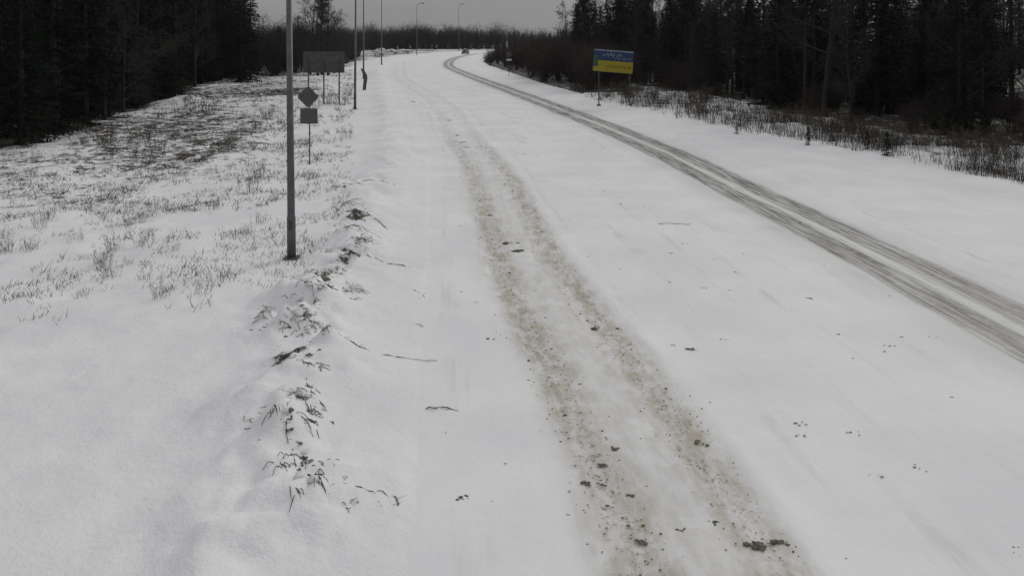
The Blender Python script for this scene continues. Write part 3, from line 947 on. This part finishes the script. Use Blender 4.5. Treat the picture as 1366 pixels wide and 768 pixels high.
protos['sapling'] = [spruce('spruce_sapling', 5.0, 51, .2, .03, .38, .15)]
R3 = random.Random(12)
edge_px = [(770, 126), (815, 138), (900, 158), (1000, 178), (1090, 192), (1194, 213), (1366, 250)]
top_px = [(770, 112), (815, 112), (900, 126), (1000, 150), (1090, 170), (1194, 188), (1366, 215)]
nw = 0
while nw < 196:
    px = R3.uniform(770, 1366) if nw > 75 else R3.uniform(765, 960); f = R3.random()**.8
    e = np.interp(px, [q[0] for q in edge_px], [q[1] for q in edge_px]); tp = np.interp(px, [q[0] for q in top_px], [q[1] for q in top_px])
    if fbm(np.array([px*.03]), np.array([f*2.]), 2)[0] < -.16 and R3.random() < .8: continue
    x, y = G(px, e-(e-tp)*f)
    put('weed', R3.randint(0, 9), x, y, R3.uniform(.7, 1.35), 'dry brown weed clump in the snow below the right wood', 'weed', 'weed clumps along the right bank', rnd=R3)
    nw += 1
for px, py, s, lb in ((1183, 212, 1.15, 'small dark spruce sapling at the right end of snowy bank'), (1157, 203, .9, 'spruce sapling left of the rightmost one on snowy bank'),
                      (1078, 196, .9, 'small spruce sapling on the snow below the right wood'), (983, 181, .7, 'tiny spruce sapling among weeds right of the board')):
    x, y = G(px, py); put('sapling', 0, x, y, s*.22, lb, 'sapling', 'spruce saplings on the right bank', rnd=R3)

# ------------------------------------------------------------------ weeds: left bank
for px, py, s, i, lb in ((297, 206, .75, 2, 'dark weed clump on the left bank, biggest below the wood'), (226, 223, .5, 1, 'dark weed clump low on the bank below dark grass'),
                         (331, 256, .75, 1, 'upright weed clump left of the nearest lamp post'), (345, 241, .65, 2, 'weed clump close left of the nearest lamp post'),
                         (343, 174, .9, 2, 'weed clump up the bank behind the nearest lamp post'), (356, 160, 1.0, 1, 'weed clump near the wood behind nearest lamp post'),
                         (345, 300, .5, 3, 'sparse weed clump beside foot of nearest lamp post'), (204, 278, .4, 1, 'small weed clump far left on the snowy bank'),
                         (231, 340, .3, 1, 'small dark tuft alone on the left snow'), (272, 398, .35, 1, 'dark tuft at the foot of the left bank'),
                         (212, 404, .3, 2, 'dark tuft at the lower left edge of the bank'), (195, 378, .3, 1, 'tuft above the lowest tuft of the left bank'),
                         (262, 152, 1.5, 2, 'tallest dark weed clump at the foot of the left wood'), (240, 158, 1.4, 1, 'dark weed clump left of the tallest one by the left wood'), (281, 152, 1.2, 2, 'dark weed clump right of the tallest one by the left wood'), (190, 192, 1.1, 2, 'big dark weed clump in the brown grass patch'), (212, 203, 1.0, 1, 'dark weed clump right of big one in brown grass patch'), (185, 218, .9, 2, 'dark weed clump below big one in brown grass patch'),
                         (440, 140, 1.2, 2, 'weed clump under the grey backed board'), (420, 142, 1.1, 0, 'weed clump behind the diamond sign'),
                         (455, 142, 1.2, 0, 'weed clump right of the grey board posts'), (463, 128, 1.3, 2, 'weed clump between grey board and second lamp post')):
    x, y = G(px, py); put('weed', i, x, y, s, lb, 'weed', 'weed clumps on the left bank', rnd=R3)
nw = 0
while nw < 80:
    px = R3.uniform(0, 470); py = R3.uniform(108, 400)
    x, y = G(px, py)
    if lateral(np.array([x]), np.array([y]))[0] > ROAD_L-4.5 or py < 165-(px-170)*.2: continue
    if R3.random() > max((250-py)/140, 0)+.10+(.08 if px < 330 else -.08): continue
    if py > 330 and px > 300: continue
    put('weed', R3.randint(0, 9), x, y, R3.uniform(.3, .85)*(1 if py < 220 else .55), 'small dry weed clump scattered over the left bank', 'weed', 'small weeds of the left bank', rnd=R3); nw += 1

# short dry grass poking through the snow: nobody could count it
mb = MB(); R4 = random.Random(77)
nb = 0
while nb < 6200:
    px = R4.uniform(0, 470); py = 95+340*R4.random()**1.5
    x, y = G(px, py)
    la = lateral(np.array([x]), np.array([y]))[0]
    if la > ROAD_L-3.2: continue
    cl = fbm(np.array([x*.5]), np.array([y*.5]), 3)[0]
    if R4.random() > np.clip(.08+(cl+.12)*2.6, .03, 1): continue
    if R4.random() < np.clip((py-215-.25*max(0, 300-px))/190, 0, .92): continue
    zz = gz(x, y); tall = R4.random() < .16
    for k in range(5):
        a = R4.uniform(0, 6.283); L = R4.uniform(.06, .26)*(1.5 if py < 200 else .8)*(1.9 if tall else 1)
        bx, by = x+R4.gauss(0, .1), y+R4.gauss(0, .1)
        tip = Vector((bx+math.cos(a)*L*.6, by+math.sin(a)*L*.6, zz+L*R4.uniform(.4, 1)))
        w = .006+.00012*y
        mb.tri((bx-w, by, zz-.03), (bx+w, by, zz-.03), tip)
    nb += 1
tag(mb.build('dry_grass', M['weed']), 'short dry grass blades poking through snow on the left bank', 'grass', kind='stuff')

mb = MB(); nb = 0
while nb < 2600:
    px = R4.uniform(765, 1366); f = R4.random()
    e = np.interp(px, [q[0] for q in edge_px], [q[1] for q in edge_px])+2; tp = np.interp(px, [q[0] for q in top_px], [q[1] for q in top_px])-4
    x, y = G(px, e-(e-tp)*f**.8)
    if fbm(np.array([x*.4]), np.array([y*.4]), 3)[0] < -.05 and R4.random() < .75: continue
    zz = gz(x, y)
    for k in range(4):
        a = R4.uniform(0, 6.283); L = R4.uniform(.2, .75)*(1.3 if R4.random() < .2 else 1)
        bx, by = x+R4.gauss(0, .16), y+R4.gauss(0, .16); w = .004+.00011*y
        mb.tri((bx-w, by, zz-.03), (bx+w, by, zz-.03), (bx+math.cos(a)*L*.25, by+math.sin(a)*L*.25, zz+L))
    nb += 1
tag(mb.build('tall_dry_grass', M['weedd']), 'tall dead grass stems along the foot of the right wood', 'grass', kind='stuff')

# ------------------------------------------------------------------ the ploughed ridge: clods, arching grass, shadows drawn as dark lines
def clod(px, py, s, label, m='clod', group='dark clods along the ploughed ridge', flat=(1.2, 1, .55), onroad=False):
    x, y = G(px, py); rnd = random.Random(int(px*7+py))
    mb = MB()
    a = rnd.uniform(-.9, .5); ca, sa = math.cos(a), math.sin(a)
    for k in range(rnd.randint(9, 18)):
        u, v = max(-1.4*s, min(1.4*s, rnd.gauss(0, s*.85))), rnd.gauss(0, s*.4)
        q = s*rnd.uniform(.1, .42)*(1.3 if k < 2 else 1)
        mb.blob((u*ca-v*sa, u*sa+v*ca, q*.1), q, rnd, 1, .38, (flat[0], flat[1], flat[2]*rnd.uniform(.8, 1.5)))
    o = mb.build('clod', M[m])
    o.location = (x, y, .0 if onroad else gz(x, y))
    tag(o, label, 'clod', group)
RIDGE = [(428, 370, .07, 'dark clod at the top right of the snow mound'), (431, 402, .12, 'large dark clod on the right face of mound'), (437, 413, .08, 'dark clod just under the large mound clod'),
         (424, 412, .06, 'small clod left of the large mound clod'), (416, 456, .05, 'clod below the snow mound'), (407, 518, .05, 'clod at the upper end of the ridge line'),
         (411, 548, .06, 'long dark clod midway along the ridge line'), (415, 556, .05, 'clod touching the end of long dark clod'), (409, 583, .075, 'biggest clod in the lower ridge line'),
         (414, 597, .06, 'clod under the biggest lower ridge clod'), (386, 608, .06, 'dark clod on the left bend of ridge'), (385, 622, .05, 'clod at the outermost left of the ridge bend'),
         (391, 640, .05, 'clod where the ridge bends back right'), (397, 655, .04, 'small clod low on the ridge bend'), (408, 668, .055, 'clod at the start of the lower stick'),
         (425, 682, .035, 'small clod beneath the lower stick'), (442, 586, .045, 'lone clod right of the ridge line'), (380, 462, .05, 'clod under the left of the snow mound'),
         (336, 454, .045, 'small clod far left of the snow mound'), (358, 430, .05, 'clod on the left slope of the mound'), (384, 436, .05, 'clod low in the middle of the mound'),
         (616, 664, .055, 'lone dark clod right of lower stick near kerb')]
for a in RIDGE: clod(*a)
ROADC = [(680, 325, .17, 'biggest dark slush lump in the middle of dirty lane'), (691, 335, .14, 'dark lump touching the biggest slush lump'), (655, 287, .07, 'small lump beyond the biggest slush lump'),
         (641, 371, .07, 'lone lump on clean snow left of dirty lane'), (795, 438, .09, 'dark lump in the right wheel track midway'), (1010, 725, .085, 'dark lump at the bottom of right wheel track'),
         (1040, 722, .07, 'lump beside the bottom right lump'), (937, 592, .07, 'lump in the right wheel track lower down'), (820, 598, .055, 'lump between the wheel tracks lower down'),
         (804, 620, .05, 'lump in left track near two small lumps'), (782, 644, .045, 'left one of the lower lumps in left track'), (802, 646, .045, 'right one of the lower lumps in left track'),
         (840, 660, .05, 'lump on the right rim of left track'), (855, 722, .05, 'lump low in the left wheel track'), (908, 706, .05, 'lump between tracks near bottom'),
         (952, 697, .05, 'lump left of the right track near the bottom'), (612, 181, .13, 'farther small dark lump on the road'), (618, 190, .14, 'middle lump of three far down the dirty lane'),
         (623, 197, .13, 'nearest of three lumps far down the dirty lane'), (600, 161, .14, 'lump where the dirty lane fades away'), (525, 139, .15, 'leftmost lump far up the road'), (551, 136, .15, 'faint lump far up the road middle'),
         (920, 466, .06, 'small lump on clean snow between the lanes'), (1079, 398, .05, 'lump on clean snow near the dark tracks')]
for a in ROADC: clod(*a, group='slush lumps on the road', onroad=True, flat=(1.3, 1, .4))

def shade(pxs, label, r=.014, m='weedd', lift=.05):  # dark tubes drawn in for the thin shadows along snow cracks and drift edges
    rnd = random.Random(len(label)*31+int(pxs[0][0])); mb = MB()
    P3 = []
    for i in range(len(pxs)-1):
        for k in range(5):
            f = k/5
            a = pxs[i][0]*(1-f)+pxs[i+1][0]*f+rnd.uniform(-1.2, 1.2); b = pxs[i][1]*(1-f)+pxs[i+1][1]*f+rnd.uniform(-.8, .8)
            x, y = G(a, b); P3.append(Vector((x, y, max(gz(x, y), 0 if lateral(np.array([x]), np.array([y]))[0] > ROAD_L else -9)+rnd.uniform(.004, lift*.7))))
    o0 = P3[0].copy()
    P3 = [p-o0 for p in P3]
    r *= .62
    P3 = [p-Vector((0, 0, .012*abs(rnd.gauss(0, 1)) if 0 < q < len(P3)-1 else .02)) for q, p in enumerate(P3)]
    mb.tube(P3, [r*rnd.uniform(.4, 1.15) for _ in P3], 5)
    for k in range(len(P3)//2):
        i = rnd.randint(1, len(P3)-1); d = Vector((rnd.uniform(-.16, .16), rnd.uniform(-.12, .06), rnd.uniform(-.01, .05)))
        mb.tube([P3[i], P3[i]+d], [r*.5, r*.25], 3)
    o = mb.build('painted_shadow', M[m]); o.location = o0
    tag(o, label, 'shade', 'shadow lines drawn along the snow edges')
shade([(405, 672), (450, 668), (500, 667), (528, 672), (532, 684)], 'long curved stick at the lower end of the ridge', .011)
shade([(432, 470), (465, 475), (500, 482)], 'dark stick running right from below the mound', .016)
shade([(508, 482), (550, 481), (592, 482)], 'thin straight stick right of the mound, near the kerb', .011)
shade([(566, 546), (592, 544), (618, 550)], 'short dark stick alone near the kerb line', .015)
shade([(490, 350), (520, 357), (550, 359)], 'thin stick right of the upper grass arch', .016)
shade([(548, 388), (560, 390), (569, 399)], 'short bent stick at the upper kerb line', .016)
shade([(543, 432), (570, 436)], 'small straight stick below the bent kerb stick', .014)
shade([(452, 254), (490, 247), (515, 249), (542, 259)], 'farthest arching stick on the verge', .022)
shade([(465, 278), (490, 298), (505, 305), (525, 318)], 'slanting stick below the farthest arching stick', .02)
shade([(876, 298), (900, 299), (926, 299)], 'thin stick lying on clean snow between the lanes', .013)
shade([(885, 458), (905, 462), (930, 470)], 'thin bent stick on the snow right of dirty lane', .01)
shade([(398, 500), (405, 520), (414, 548), (418, 566)], 'slender stick along the ridge line below mound', .012)
shade([(384, 600), (382, 625), (392, 648), (410, 672)], 'curved stick round the left bend of the ridge', .011)

def arch_grass(px, py, w, h, n, seed, label, m='weed'):
    x, y = G(px, py); rnd = random.Random(seed); mb = MB(); z0 = gz(x, y)
    for k in range(n):
        sx = rnd.choice((-1, 1)) if rnd.random() < .3 else 1
        bx = rnd.gauss(0, w*.22); by = rnd.gauss(0, w*.25); L = w*rnd.uniform(.35, .9); hh = h*rnd.uniform(.4, 1)
        a = rnd.gauss(0, .7)
        pts = []
        for i in range(6):
            f = i/5
            xx = bx+sx*math.cos(a)*L*f; yy = by+math.sin(a)*L*f-.1*f
            pts.append((xx, yy, gz(x+xx, y+yy)-z0-.02+hh*math.sin(math.pi*min(f*1.05, 1))*(1-.25*f)))
        mb.tube(pts, [.006, .006, .0055, .005, .004, .003], 3, cap=False)
    o = mb.build('grass_tuft', M[m]); o.location = (x, y, z0)
    tag(o, label, 'grass', 'arching grass tufts on the ridge')
arch_grass(465, 325, .8, .14, 34, 1, 'arching dry grass tuft farthest along the ridge', 'weedd')
arch_grass(482, 338, .6, .12, 26, 2, 'grass tuft right of the farthest arching tuft', 'weedd')
arch_grass(467, 400, .5, .12, 18, 3, 'grass tuft right of the snow mound')
arch_grass(398, 392, .7, .12, 26, 4, 'grass tuft over the crest of the snow mound')
arch_grass(340, 440, .6, .1, 16, 5, 'thin grass tuft left of the snow mound')
arch_grass(428, 420, .35, .1, 18, 6, 'dark grass tuft on the right side of mound', 'weedd')
arch_grass(395, 450, .5, .08, 18, 7, 'grass tuft under the front of the mound')
arch_grass(330, 590, .4, .06, 9, 8, 'faint grass tuft left of the lower ridge')
arch_grass(460, 280, .8, .12, 20, 9, 'faint grass tuft just below the farthest stick')

R6 = random.Random(41)
for k in range(48):
    i = min(int(k/48*9), 8); f = R6.random(); p = RP[i]*(1-f)+RP[i+1]*f
    arch_grass(p[0]+R6.gauss(0, 22), p[1]+R6.gauss(0, 11), R6.uniform(.15, .4), R6.uniform(.03, .09), R6.randint(5, 12), 100+k,
               'short limp grass bits poking out of the ploughed ridge', 'weedd')
for k in range(44):
    i = R6.choice((1, 2, 3, 3, 4, 5, 6, 7)); f = R6.random(); p = RP[i]*(1-f)+RP[i+1]*f
    clod(p[0]+R6.gauss(0, 7), p[1]+R6.gauss(0, 6), R6.uniform(.025, .06), 'small dark soil crumbs in the ploughed ridge')
# lumps of ploughed snow
R7 = random.Random(17)
for k in range(46):
    i = R7.choice((0, 1, 2, 3, 3, 3, 4, 4, 5, 6, 7, 8)); f = R7.random(); p = RP[i]*(1-f)+RP[i+1]*f
    px, py = p[0]+R7.gauss(-8, 22), p[1]+R7.gauss(0, 12)
    x, y = G(px, py); q = R7.uniform(.03, .085)
    mb = MB(); mb.blob((0, 0, 0), q, R7, 1, .3, (R7.uniform(.9, 1.6), 1, R7.uniform(.45, .8)))
    o = mb.build('snow_lump', M['lump'], smooth=True); o.location = (x, y, gz(x, y)+q*.02); o.rotation_euler = (R7.uniform(-.3, .3), R7.uniform(-.3, .3), R7.uniform(0, 6.28))
    tag(o, 'lump of ploughed up snow lying in the ridge left of the road', 'snow lump', 'lumps of snow in the ploughed ridge')
# loose grit and slush crumbs on the gritted lane
mb = MB(); R5 = random.Random(5)
T = np.gradient(DX, axis=0); T /= np.linalg.norm(T, axis=1)[:, None]
n = 0
while n < 1100:
    i = R5.randint(10, 74); c0 = DX[i]+(DX[i+1]-DX[i])*R5.random()
    if c0[1] > 48: continue
    c_ = R5.choice((-.8, .85)); off = R5.gauss(c_, .3) if R5.random() < .8 else R5.uniform(-1.6, 1.8)
    x, y = c0[0]+T[i][1]*off, c0[1]-T[i][0]*off
    s = R5.uniform(.004, .011)*(1+y*.02)*(2.0 if R5.random() < .05 else 1)
    mb.blob((x, y, .004), s, R5, 0, .3, (R5.uniform(1, 2.2), 1, .5)); n += 1
n = 0
while n < 210:
    s_ = 6+70*R5.random()**1.6; u_ = R5.uniform(ROAD_L+.4, 1.8)
    a_ = axis_at(np.array([s_, s_+.5])); t_ = (a_[1]-a_[0])/np.hypot(*(a_[1]-a_[0]))
    x, y = a_[0, 0]+t_[1]*u_, a_[0, 1]-t_[0]*u_
    for q in range(R5.choice((1, 1, 2, 4))):
        mb.blob((x+R5.gauss(0, .07), y+R5.gauss(0, .05), .006), R5.uniform(.004, .012)*(1+y*.02), R5, 0, .3, (R5.uniform(1, 3.), 1, .5))
    n += 1
tag(mb.build('slush_crumbs', M['clod']), 'dark grit and slush crumbs strewn along the wheel tracks', 'grit', kind='stuff')

for kind, lst in protos.items():
    for p in lst:
        if p.name not in used:
            for ch in list(p.children): bpy.data.objects.remove(ch)
            bpy.data.objects.remove(p)

# ------------------------------------------------------------------ the grey winter air
hm = bpy.data.materials.new('haze'); hm.use_nodes = True
nt = hm.node_tree
for n_ in list(nt.nodes):
    if n_.type == 'BSDF_PRINCIPLED': nt.nodes.remove(n_)
pv = nt.nodes.new('ShaderNodeVolumePrincipled')
pv.inputs['Color'].default_value = (.86, .88, .92, 1)
pv.inputs['Density'].default_value = .00011
nt.links.new(pv.outputs[0], nt.nodes['Material Output'].inputs['Volume'])
hb = MB(); hb.box((0, 780, 13.5), (2900, 1720, 33))
tag(hb.build('haze', hm), 'thin grey winter haze over the road', 'haze', kind='stuff')
